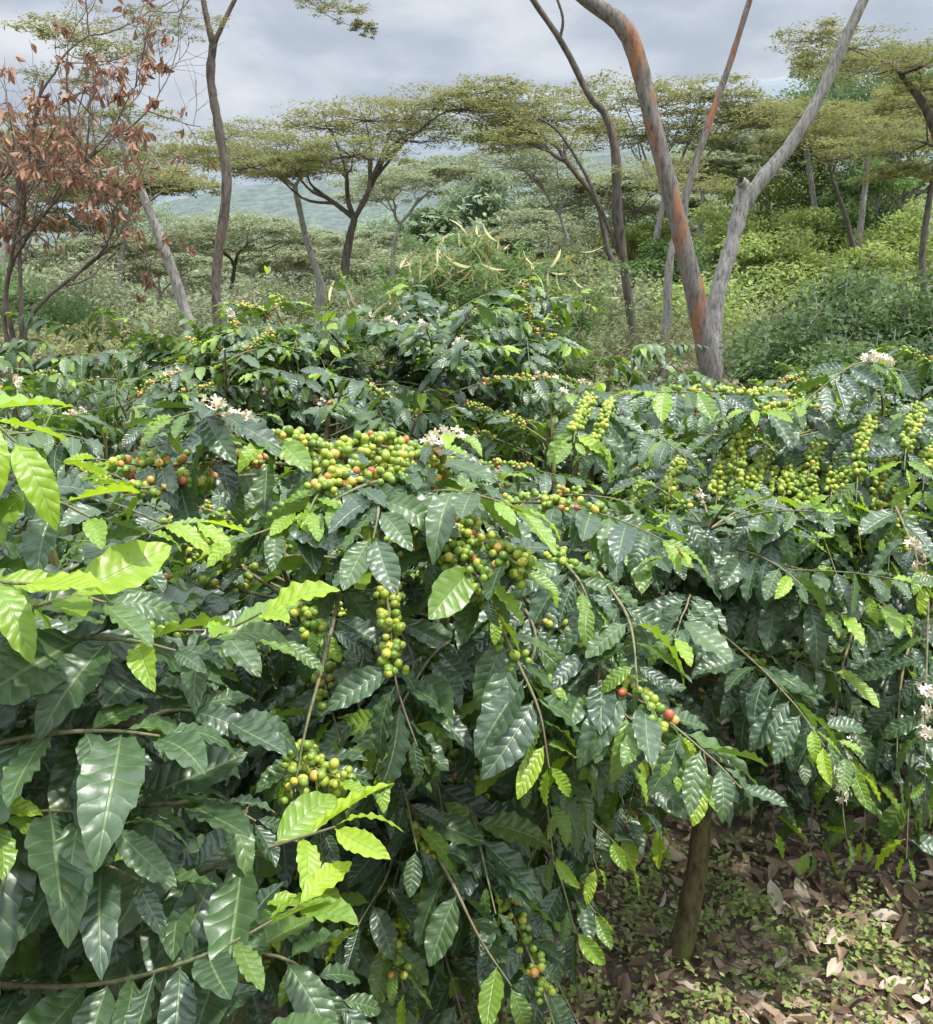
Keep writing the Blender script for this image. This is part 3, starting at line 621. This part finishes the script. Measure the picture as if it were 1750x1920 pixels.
umbrella([(1190, 640, 15), (1175, 530, 15), (1158, 400, 15), (1155, 290, 15), (1135, 215, 15), (1105, 180, 15), (1060, 90, 15), (1000, 0, 15), (960, -60, 15)],
         [.085, .085, .10, .09, .07, .065, .055, .05, .045],
         [(860, -250, 15, 1.0), (1010, -280, 15, 1.0)],
         'shade_tree', 'thin crooked shade tree with blackened and orange bark', M_umb, M_bark_dark, lsize=.07, limb_r=.04, sides=10,
         extra_limbs=[([(1160, 470, 15), (1130, 400, 15), (1100, 330, 15), (1050, 250, 15), (1010, 220, 15)], [.045, .04, .025, .018]),
                      ([(1050, 75, 15), (1055, 30, 15), (1030, -40, 15)], [.03, .025, .02])], tlump=.06)
umbrella([(1240, 680, 16), (1250, 600, 16), (1255, 500, 16), (1270, 430, 16)], [.11, .09, .08, .07],
         [(1290, 340, 16, .6), (1200, 330, 16, .6), (1330, 330, 17, .5)],
         'shade_tree', 'grey-trunked young shade tree with sparse crown', M_umb, M_bark_grey, lsize=.07, limb_r=.03, tufts=30)

def round_tree(cx, cy, d, rx, rz, name, label, leafmat, barkmat=None, ncl=26, per=260, ls=.2, category='tree', group='trees on the hillside', clr=.36):
    barkmat = barkmat or M_bark_grey
    c = survey(cx, cy, d); base = np.array([c[0] + rng.normal() * .2, d, 0]); base[2] = ground_z(base[0], base[1]) - .05
    root = thing(name, base, label, category, group)
    gt, gc = Geo(), Geo()
    tr = max(.03, rx * .07)
    if c[2] - rz * .5 > base[2] + .3:
        tube(gt, smooth_path([base, (base * .5 + (c - [0, 0, rz * .6]) * .5) + rng.normal(size=3) * .1 * rx, c - [0, 0, rz * .6], c], 14), [tr, tr * .8, tr * .5, tr * .2], 8, lump=.06)
    src = c - [0, 0, rz * .7]
    for k in range(ncl):
        u = nrm(rng.normal(size=3)) * rng.uniform(.35, 1.1); u[2] = u[2] if u[2] > -.6 else -u[2]
        cc = c + u * [rx, rx, rz]; r = clr * min(rx, rz * 1.3) * rng.uniform(.5, 1.25)
        tube(gt, smooth_path([src, (src + cc) / 2 + rng.normal(size=3) * .08 * rx, cc], 6), [tr * .35, tr * .2, tr * .08], 4)
        q = nrm(rng.normal(size=(per, 3))) * (rng.uniform(.15, 1, (per, 1)) ** .5) * r * [1.2, 1.2, .6]
        leaf_quads(gc, cc + q, ls, np.full(per, np.clip(rng.normal(.45, .25), 0, 1)) + rng.normal(size=per) * .08, .45, .9, .6)
    gt.obj('trunk', barkmat, root, base); gc.obj('crown', leafmat, root, base, smooth=False)

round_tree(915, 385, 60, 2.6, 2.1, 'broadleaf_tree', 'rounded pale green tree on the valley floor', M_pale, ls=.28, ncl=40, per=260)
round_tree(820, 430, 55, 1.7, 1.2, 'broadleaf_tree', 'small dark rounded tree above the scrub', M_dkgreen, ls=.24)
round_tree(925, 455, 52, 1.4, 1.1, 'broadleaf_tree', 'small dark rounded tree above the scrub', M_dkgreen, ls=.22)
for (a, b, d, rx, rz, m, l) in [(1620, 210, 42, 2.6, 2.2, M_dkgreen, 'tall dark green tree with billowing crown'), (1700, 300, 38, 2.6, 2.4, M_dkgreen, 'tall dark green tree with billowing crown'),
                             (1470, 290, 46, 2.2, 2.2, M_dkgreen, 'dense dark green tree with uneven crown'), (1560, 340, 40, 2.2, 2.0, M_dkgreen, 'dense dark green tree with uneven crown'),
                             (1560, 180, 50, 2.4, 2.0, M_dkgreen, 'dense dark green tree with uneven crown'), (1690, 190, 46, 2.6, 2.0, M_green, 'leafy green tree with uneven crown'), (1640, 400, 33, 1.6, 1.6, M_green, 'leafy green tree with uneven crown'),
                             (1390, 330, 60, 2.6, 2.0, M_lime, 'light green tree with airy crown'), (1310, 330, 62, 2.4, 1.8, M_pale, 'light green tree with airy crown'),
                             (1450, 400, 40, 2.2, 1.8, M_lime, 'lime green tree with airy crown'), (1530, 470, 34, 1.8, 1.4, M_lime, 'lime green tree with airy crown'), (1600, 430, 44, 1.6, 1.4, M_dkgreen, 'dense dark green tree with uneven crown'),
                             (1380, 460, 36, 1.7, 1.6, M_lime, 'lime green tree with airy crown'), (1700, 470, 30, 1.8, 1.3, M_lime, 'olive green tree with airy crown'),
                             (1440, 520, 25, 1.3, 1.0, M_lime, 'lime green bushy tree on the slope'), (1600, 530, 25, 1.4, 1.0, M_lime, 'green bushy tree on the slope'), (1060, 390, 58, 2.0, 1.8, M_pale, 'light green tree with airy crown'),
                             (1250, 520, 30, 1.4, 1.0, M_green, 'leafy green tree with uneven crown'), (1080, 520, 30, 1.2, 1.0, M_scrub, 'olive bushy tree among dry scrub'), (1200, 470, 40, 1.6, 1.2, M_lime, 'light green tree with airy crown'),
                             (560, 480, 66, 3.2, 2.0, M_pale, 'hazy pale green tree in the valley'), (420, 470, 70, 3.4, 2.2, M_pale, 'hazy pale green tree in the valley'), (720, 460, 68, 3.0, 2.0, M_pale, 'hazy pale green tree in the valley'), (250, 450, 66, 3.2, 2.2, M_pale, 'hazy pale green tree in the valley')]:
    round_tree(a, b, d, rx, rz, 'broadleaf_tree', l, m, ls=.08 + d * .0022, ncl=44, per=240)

gw = Geo()
for k in range(260):
    x = rng.uniform(-50, 60); y = rng.uniform(52, 115); z0 = float(ground_z(x, y)); H = rng.uniform(3.5, 6.5) * (1.0 if x > 0 else .85)
    tb = np.clip(rng.normal(.45, .22), 0, 1)
    for j in range(6):
        c = np.array([x, y, z0 + H * .5]) + rng.normal(size=3) * [H * .33, H * .33, H * .2]
        q = nrm(rng.normal(size=(110, 3))) * (rng.uniform(.2, 1, (110, 1)) ** .5) * H * .32 * [1.2, 1.2, .7]
        leaf_quads(gw, c + q, .42, np.full(110, tb + rng.normal() * .12) + rng.normal(size=110) * .08, .5)
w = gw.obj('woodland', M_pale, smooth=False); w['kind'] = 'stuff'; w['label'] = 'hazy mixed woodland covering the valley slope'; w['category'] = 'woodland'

def shrub(x, y, rx, h, mat, label, ncl=14, per=240, ls=.07, name='shrub', asp=.42):
    base = np.array([x, y, float(ground_z(x, y)) - .03])
    root = thing(name, base, label, 'shrub', 'shrubs beyond the coffee rows')
    gt, gc = Geo(), Geo()
    for k in range(ncl):
        u = nrm(rng.normal(size=3)) * rng.uniform(.3, 1); cc = base + [u[0] * rx, u[1] * rx, h * (.52 + .42 * u[2])]
        tube(gt, smooth_path([base + rng.normal(size=3) * [.08, .08, 0], (base + cc) / 2 + rng.normal(size=3) * .1 * rx, cc], 7), [.02, .013, .005], 4)
        for q in range(2):
            e = cc + nrm(rng.normal(size=3)) * rx * .35 + [0, 0, .12 * h]
            tube(gt, np.array([cc, (cc + e) / 2 + rng.normal(size=3) * .04, e]), [.006, .004, .002], 3)
        r = rx * rng.uniform(.22, .45)
        q = nrm(rng.normal(size=(per, 3))) * (rng.uniform(.1, 1, (per, 1)) ** .5) * r * [1.3, 1.3, .75]
        leaf_quads(gc, cc + q, ls, np.full(per, np.clip(rng.normal(.45, .25), 0, 1)) + rng.normal(size=per) * .12, asp)
    gt.obj('stem', M_bark_grey, root, base); gc.obj('foliage', mat, root, base, smooth=False)
for (x, y, rx, h) in [(3.5, 9, .85, 1.8), (4.4, 9.3, 1.0, 2.0), (3.5, 8.0, .7, 1.4), (5.2, 8.6, 1.0, 1.95), (4.3, 10.6, 1.1, 2.15), (4.2, 7.8, .8, 1.5), (4.9, 7.4, .8, 1.4)]:
    shrub(x, y, rx, h, M_bushy, 'dense rounded leafy green shrub', 46, 320, .078, asp=.5)
for k in range(46):
    y = rng.uniform(8, 21); x = rng.uniform(-.55, .5) * y
    if x > 1.9 and y < 12.4: continue
    m = [M_scrub, M_scrub, M_green, M_umb, M_scrub][k % 5]
    shrub(x, y, rng.uniform(.7, 1.4), rng.uniform(1.0, 1.75) + (y - 8) * .03, m, 'tangled dry olive-grey scrub' if m is M_scrub else 'leafy green undergrowth shrub', 18, 250, .06 + y * .0024)
for k in range(46):
    y = rng.uniform(20, 38); x = rng.uniform(-.55, .55) * y
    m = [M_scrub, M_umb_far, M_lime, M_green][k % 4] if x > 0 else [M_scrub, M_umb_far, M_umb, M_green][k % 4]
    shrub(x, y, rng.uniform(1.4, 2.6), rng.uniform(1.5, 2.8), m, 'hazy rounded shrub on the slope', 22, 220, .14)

pb = np.array([.12, 6.4, 0.])
root = thing('pod_shrub', pb, 'feathery green shrub hung with curved dry tan seed pods', 'shrub')
gt, gc = Geo(), Geo()
POD = leaf_template(8, 2, .25, .3, 0, .11, 0, 3, .22)
for k in range(56):
    a = rng.uniform(0, 6.28); R = rng.uniform(.1, 1.0)
    e = np.array([pb[0] + math.cos(a) * R * .95, pb[1] + math.sin(a) * R * .7, rng.uniform(1.75, 2.15) - R * .2])
    Q = smooth_path([pb + rng.normal(size=3) * [.05, .05, 0], pb * .4 + e * .6 + [0, 0, .05], e], 9)
    tube(gt, Q, [.015, .008, .003], 5)
    for q in range(14):
        s = Q[-1 - q % 6]; d = nrm(rng.normal(size=3) * [1, 1, .4]); Lr = .26
        rp = s + d * np.linspace(0, Lr, 12)[:, None] - [0, 0, 1] * (np.linspace(0, 1, 12) ** 2 * .08)[:, None]
        tube(gt, rp[::4], [.002, .0012], 3)
        C = np.repeat(rp, 7, 0) + rng.normal(size=(84, 3)) * .022
        leaf_quads(gc, C, .038, rng.uniform(.3, .9, 84), .3, 1.0, .4)
    if k < 44:
        gp = Geo(); m = 9; c = e + rng.normal(size=(m, 3)) * [.05, .04, .03] + [0, -.1, .05]
        d = nrm(rng.normal(size=(m, 3)) * [.55, .55, .25] + [0, 0, -.7]); n_ = nrm(np.cross(d, rng.normal(size=(m, 3)))); x = np.cross(d, n_)
        gp.inst(POD, c, np.stack([x, d, n_], -1), rng.uniform(.12, .2, m), rng.uniform(.1, .9, m))
        gp.obj('seed_pod_cluster', M_pod, root, pb)
gt.obj('stem', M_bark_grey, root, pb); gc.obj('foliage', M_green, root, pb, smooth=False)

# withered brown tree
def grow(g, p, d, L, r, depth, ends):
    n = 6; P = [p]; dd = d
    for _ in range(n):
        dd = nrm(dd + rng.normal(size=3) * .14 + [0, 0, .05]); P.append(P[-1] + dd * L / n)
    P = np.array(P); tube(g, P, [r, r * .62], 6 if depth > 1 else 4, lump=.05)
    if depth <= 1: ends.extend([P[-1], P[-2], P[-3], P[-4]])
    if depth == 0: return
    for k in range(3 if depth > 1 else 4):
        s = P[rng.integers(2, n + 1)]
        grow(g, s, nrm(dd + rng.normal(size=3) * .6), L * rng.uniform(.6, .85), r * .58, depth - 1, ends)
bb = np.array([-2.95, 6.0, 0.])
root = thing('withered_tree', bb, 'withered tree with curled rusty-brown dead leaves', 'tree')
gt, gl = Geo(), Geo(); ends = []
for (a, b) in [((-30, 600), (-10, 300)), ((40, 600), (30, 260)), ((60, 590), (200, 470)), ((20, 500), (180, 280)), ((10, 560), (80, 150))]:
    s, e = survey(*a, 6.0), survey(*b, 6.0 + rng.normal() * .2)
    tube(gt, smooth_path([bb + rng.normal(size=3) * [.08, .08, 0], s * .5 + [bb[0] * .5, bb[1] * .5, .4], s, e], 14), [.026, .019, .014, .009], 7, lump=.05)
    for _ in range(4):
        grow(gt, s + (e - s) * rng.uniform(.25, 1), nrm((e - s) / np.linalg.norm(e - s) + rng.normal(size=3) * [.6, .5, .35]), rng.uniform(.38, .55), .008, 3, ends)
ends = np.array(ends)
ends = ends[(ends[:, 0] < -1.7) & (ends[:, 2] < 3.6) & (ends[:, 2] > 1.6)]
tuft = ends[rng.integers(0, len(ends), 560)]
for k, tp in enumerate(CURL):
    idx = rng.integers(0, len(tuft), 215); m = len(idx)
    d = nrm(rng.normal(size=(m, 3)) * [.4, .4, .35] + [0, 0, -.7]); n_ = nrm(np.cross(d, rng.normal(size=(m, 3)))); x = np.cross(d, n_)
    gl.inst(tp, tuft[idx] + rng.normal(size=(m, 3)) * .014, np.stack([x, d, n_], -1), rng.uniform(.035, .075, m), np.clip(rng.normal(.5, .28, m), 0, 1))
gt.obj('trunk', M_bark_dry, root, bb); gl.obj('crown', M_brown, root, bb)

# ------------------------------------------------------------------ ground, litter, weeds
xs = np.concatenate([-np.geomspace(2500, 6, 40), np.linspace(-5.8, 5.8, 90), np.geomspace(6, 2500, 40)])
ys = np.concatenate([[-400, -100, -20, -5], np.linspace(-2, 8, 80), np.geomspace(8.3, 4000, 80)])
X, Y = np.meshgrid(xs, ys, indexing='ij'); Z = ground_z(X, Y)
g = Geo(); nx, ny = len(xs), len(ys)
i = np.arange(nx - 1)[:, None] * ny; j = np.arange(ny - 1)[None]
g.add(np.stack([X, Y, Z], -1).reshape(-1, 3), np.stack([i + j, i + ny + j, i + ny + j + 1, i + j + 1], -1).reshape(-1, 4))
m, nt = new_mat('soil_and_weeds')
n1 = noise(nt, 3.5, 6); n2 = noise(nt, 40, 5, .75)
soil = ramp(nt, n2, [(.3, (.10, .072, .05)), (.55, (.24, .18, .13)), (.75, (.42, .33, .26))])
grn = ramp(nt, n2, [(.3, (.08, .12, .035)), (.7, (.20, .27, .08))])
col = mixc(nt, ramp(nt, n1, [(.50, (0, 0, 0)), (.62, (1, 1, 1))]), soil, grn)
p = N(nt, 'ShaderNodeBsdfPrincipled'); p.inputs['Roughness'].default_value = .95
b = N(nt, 'ShaderNodeBump'); b.inputs['Strength'].default_value = .9; b.inputs['Distance'].default_value = .03
out = N(nt, 'ShaderNodeOutputMaterial'); nt.links.new(n2, b.inputs['Height']); nt.links.new(b.outputs[0], p.inputs['Normal'])
nt.links.new(col, p.inputs['Base Color']); nt.links.new(p.outputs[0], out.inputs[0])
o = g.obj('ground', m); o['kind'] = 'structure'

g = Geo()
for q_, tp in enumerate(CURL + FLATL):
    M_ = 1050; x = rng.uniform(-.2, 2.9, M_); y = rng.uniform(1.3, 5.0, M_)
    pos = np.stack([x, y, ground_z(x, y) + rng.uniform(.004, .035, M_)], -1)
    d = nrm(rng.normal(size=(M_, 3)) * [1, 1, .2]); up = rng.normal(size=(M_, 3)) * .35 + [0, 0, 1]; up[rng.uniform(size=M_) < .4] *= -1
    xx = nrm(np.cross(d, up)); nn = np.cross(xx, d)
    g.inst(tp, pos, np.stack([xx, d, nn], -1), .015 + .085 * rng.uniform(0, 1, M_) ** 2.3, np.clip(rng.normal(.5, .32, M_), 0, 1))
o = g.obj('leaf_litter', M_litter); o['kind'] = 'stuff'; o['label'] = 'curled brown fallen leaves on the soil'; o['category'] = 'leaf litter'
g = Geo()
for k in range(3400):
    x, y = rng.uniform(-.3, 3.4), rng.uniform(1.2, 5.5)
    if math.sin(x * 3 + 1) + math.cos(y * 2.6 + x) + rng.normal() * .8 < .0: continue
    c = np.array([x, y, float(ground_z(x, y)) + .035]); q = rng.normal(size=(20, 3)) * [.035, .035, .02]; q[:, 2] = np.abs(q[:, 2])
    leaf_quads(g, c + q, .020, rng.uniform(.2, 1.0, 20), .6, 1.5, .4)
o = g.obj('ground_weeds', M_lime, smooth=False); o['kind'] = 'stuff'; o['label'] = 'small bright green weeds among fallen leaves'; o['category'] = 'weeds'

# ------------------------------------------------------------------ hills
def hill(name, d0, d1, prof, col1, col2, mist_paint, seed, amp):
    xs = np.linspace(-1.0, 1.0, 300) * d1; vs = np.linspace(0, 1, 60)
    r = np.random.default_rng(seed)
    H = np.interp(xs / d1, [p[0] for p in prof], [p[1] for p in prof]) * d1
    for f in (3, 7, 13, 29, 61, 117): H = H + amp * d1 / f ** .95 * np.sin(xs / d1 * f * 2.3 + r.uniform(0, 6))
    XX, VV = np.meshgrid(xs, vs, indexing='ij')
    YY = d0 + (d1 - d0) * VV
    ZZ = -18 + (H[:, None] + 18 + CAMZ) * VV ** 1.3
    for f in (5, 11, 23, 47): ZZ = ZZ + amp * d1 * 2.6 / f * np.sin(XX / d1 * f * 3 + r.uniform(0, 6) + VV * 4) * np.cos(VV * f * .7 + r.uniform(0, 6)) * (VV * (1 - VV) * 4)
    XX = np.hstack([XX, XX[:, -1:]]); YY = np.hstack([YY, YY[:, -1:] + (d1 - d0)]); ZZ = np.hstack([ZZ, np.full((300, 1), -20.)])
    nv = 61; g = Geo(); i = np.arange(299)[:, None] * nv; j = np.arange(nv - 1)[None]
    g.add(np.stack([XX, YY, ZZ], -1).reshape(-1, 3), np.stack([i + j, i + nv + j, i + nv + j + 1, i + j + 1], -1).reshape(-1, 4))
    m, nt = new_mat(name + '_haze_tinted_forest')
    n1 = noise(nt, 90. / d1, 10, .75); c = ramp(nt, n1, [(.40, col1), (.60, col2)])  # forest mottling in tones that already have distance haze painted in
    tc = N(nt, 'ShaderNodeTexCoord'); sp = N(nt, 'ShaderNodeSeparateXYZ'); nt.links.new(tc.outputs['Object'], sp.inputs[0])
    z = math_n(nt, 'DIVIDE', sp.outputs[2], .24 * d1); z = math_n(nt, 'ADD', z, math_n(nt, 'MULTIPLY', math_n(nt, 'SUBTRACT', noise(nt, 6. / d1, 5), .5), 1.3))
    c = mixc(nt, math_n(nt, 'MULTIPLY', ramp(nt, z, [(.5, (0, 0, 0)), (1.0, (1, 1, 1))]), mist_paint), c, (.31, .34, .37))  # mist painted as a patchy grey-blue blend, stronger towards the crest
    p = N(nt, 'ShaderNodeBsdfDiffuse'); out = N(nt, 'ShaderNodeOutputMaterial'); nt.links.new(c, p.inputs[0]); nt.links.new(p.outputs[0], out.inputs[0])
    o = g.obj(name, m); o['kind'] = 'structure'
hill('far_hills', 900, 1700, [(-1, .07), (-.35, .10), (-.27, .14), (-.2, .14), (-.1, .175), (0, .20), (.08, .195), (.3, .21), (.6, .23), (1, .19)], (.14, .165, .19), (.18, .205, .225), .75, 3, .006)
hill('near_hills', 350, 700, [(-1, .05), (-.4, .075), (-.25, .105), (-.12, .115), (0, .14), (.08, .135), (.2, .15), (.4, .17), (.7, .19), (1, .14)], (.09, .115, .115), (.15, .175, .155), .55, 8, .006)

# ------------------------------------------------------------------ world, sun, camera
EL, AZ = math.radians(66), math.radians(118)   # high sun, to the right and slightly behind the viewpoint
w = bpy.data.worlds.new('World'); scene.world = w; w.use_nodes = True; nt = w.node_tree; nt.nodes.clear()
sky = N(nt, 'ShaderNodeTexSky', sky_type='NISHITA'); sky.sun_disc = False; sky.sun_elevation = EL; sky.sun_rotation = AZ
bg1 = N(nt, 'ShaderNodeBackground'); bg1.inputs[1].default_value = .1; nt.links.new(sky.outputs[0], bg1.inputs[0])
tc = N(nt, 'ShaderNodeTexCoord'); mp = N(nt, 'ShaderNodeMapping'); mp.inputs['Scale'].default_value = (1, 1, 2.4); mp.inputs['Location'].default_value = (3.1, .4, .2)
nt.links.new(tc.outputs['Generated'], mp.inputs[0])
c1 = noise(nt, 4.4, 8, .5, mp.outputs[0])
cc = ramp(nt, c1, [(.34, (.45, .51, .61)), (.46, (.54, .60, .69)), (.55, (.69, .74, .81)), (.66, (.86, .89, .92))])
sp = N(nt, 'ShaderNodeSeparateXYZ'); nt.links.new(tc.outputs['Generated'], sp.inputs[0])
mr = N(nt, 'ShaderNodeMapRange'); nt.links.new(sp.outputs[2], mr.inputs[0]); mr.inputs[1].default_value = .28; mr.inputs[2].default_value = .85; mr.inputs[3].default_value = 1.03; mr.inputs[4].default_value = 4.6
bg2 = N(nt, 'ShaderNodeBackground'); nt.links.new(cc, bg2.inputs[0]); nt.links.new(mr.outputs[0], bg2.inputs[1])
mx = N(nt, 'ShaderNodeMixShader'); mx.inputs[0].default_value = .9
out = N(nt, 'ShaderNodeOutputWorld'); nt.links.new(bg1.outputs[0], mx.inputs[1]); nt.links.new(bg2.outputs[0], mx.inputs[2]); nt.links.new(mx.outputs[0], out.inputs[0])

from mathutils import Vector
sd = Vector((math.sin(AZ) * math.cos(EL), math.cos(AZ) * math.cos(EL), math.sin(EL)))
l = bpy.data.lights.new('sun', 'SUN'); l.energy = 5.0; l.angle = math.radians(2.5); l.color = (1, .96, .89)
lo = bpy.data.objects.new('sun', l); lo.rotation_euler = (-sd).to_track_quat('-Z', 'Y').to_euler(); scene.collection.objects.link(lo)

cam = bpy.data.cameras.new('camera'); cam.sensor_fit = 'HORIZONTAL'; cam.sensor_width = 36; cam.lens = 36 * 1717 / 1750; cam.clip_end = 9000; cam.clip_start = .05
co = bpy.data.objects.new('camera', cam); co.location = (0, 0, CAMZ); co.rotation_euler = (math.radians(90) - PITCH, 0, 0)
scene.collection.objects.link(co); scene.camera = co
scene.view_settings.view_transform = 'Standard'; scene.view_settings.look = 'None'; scene.view_settings.exposure = 0
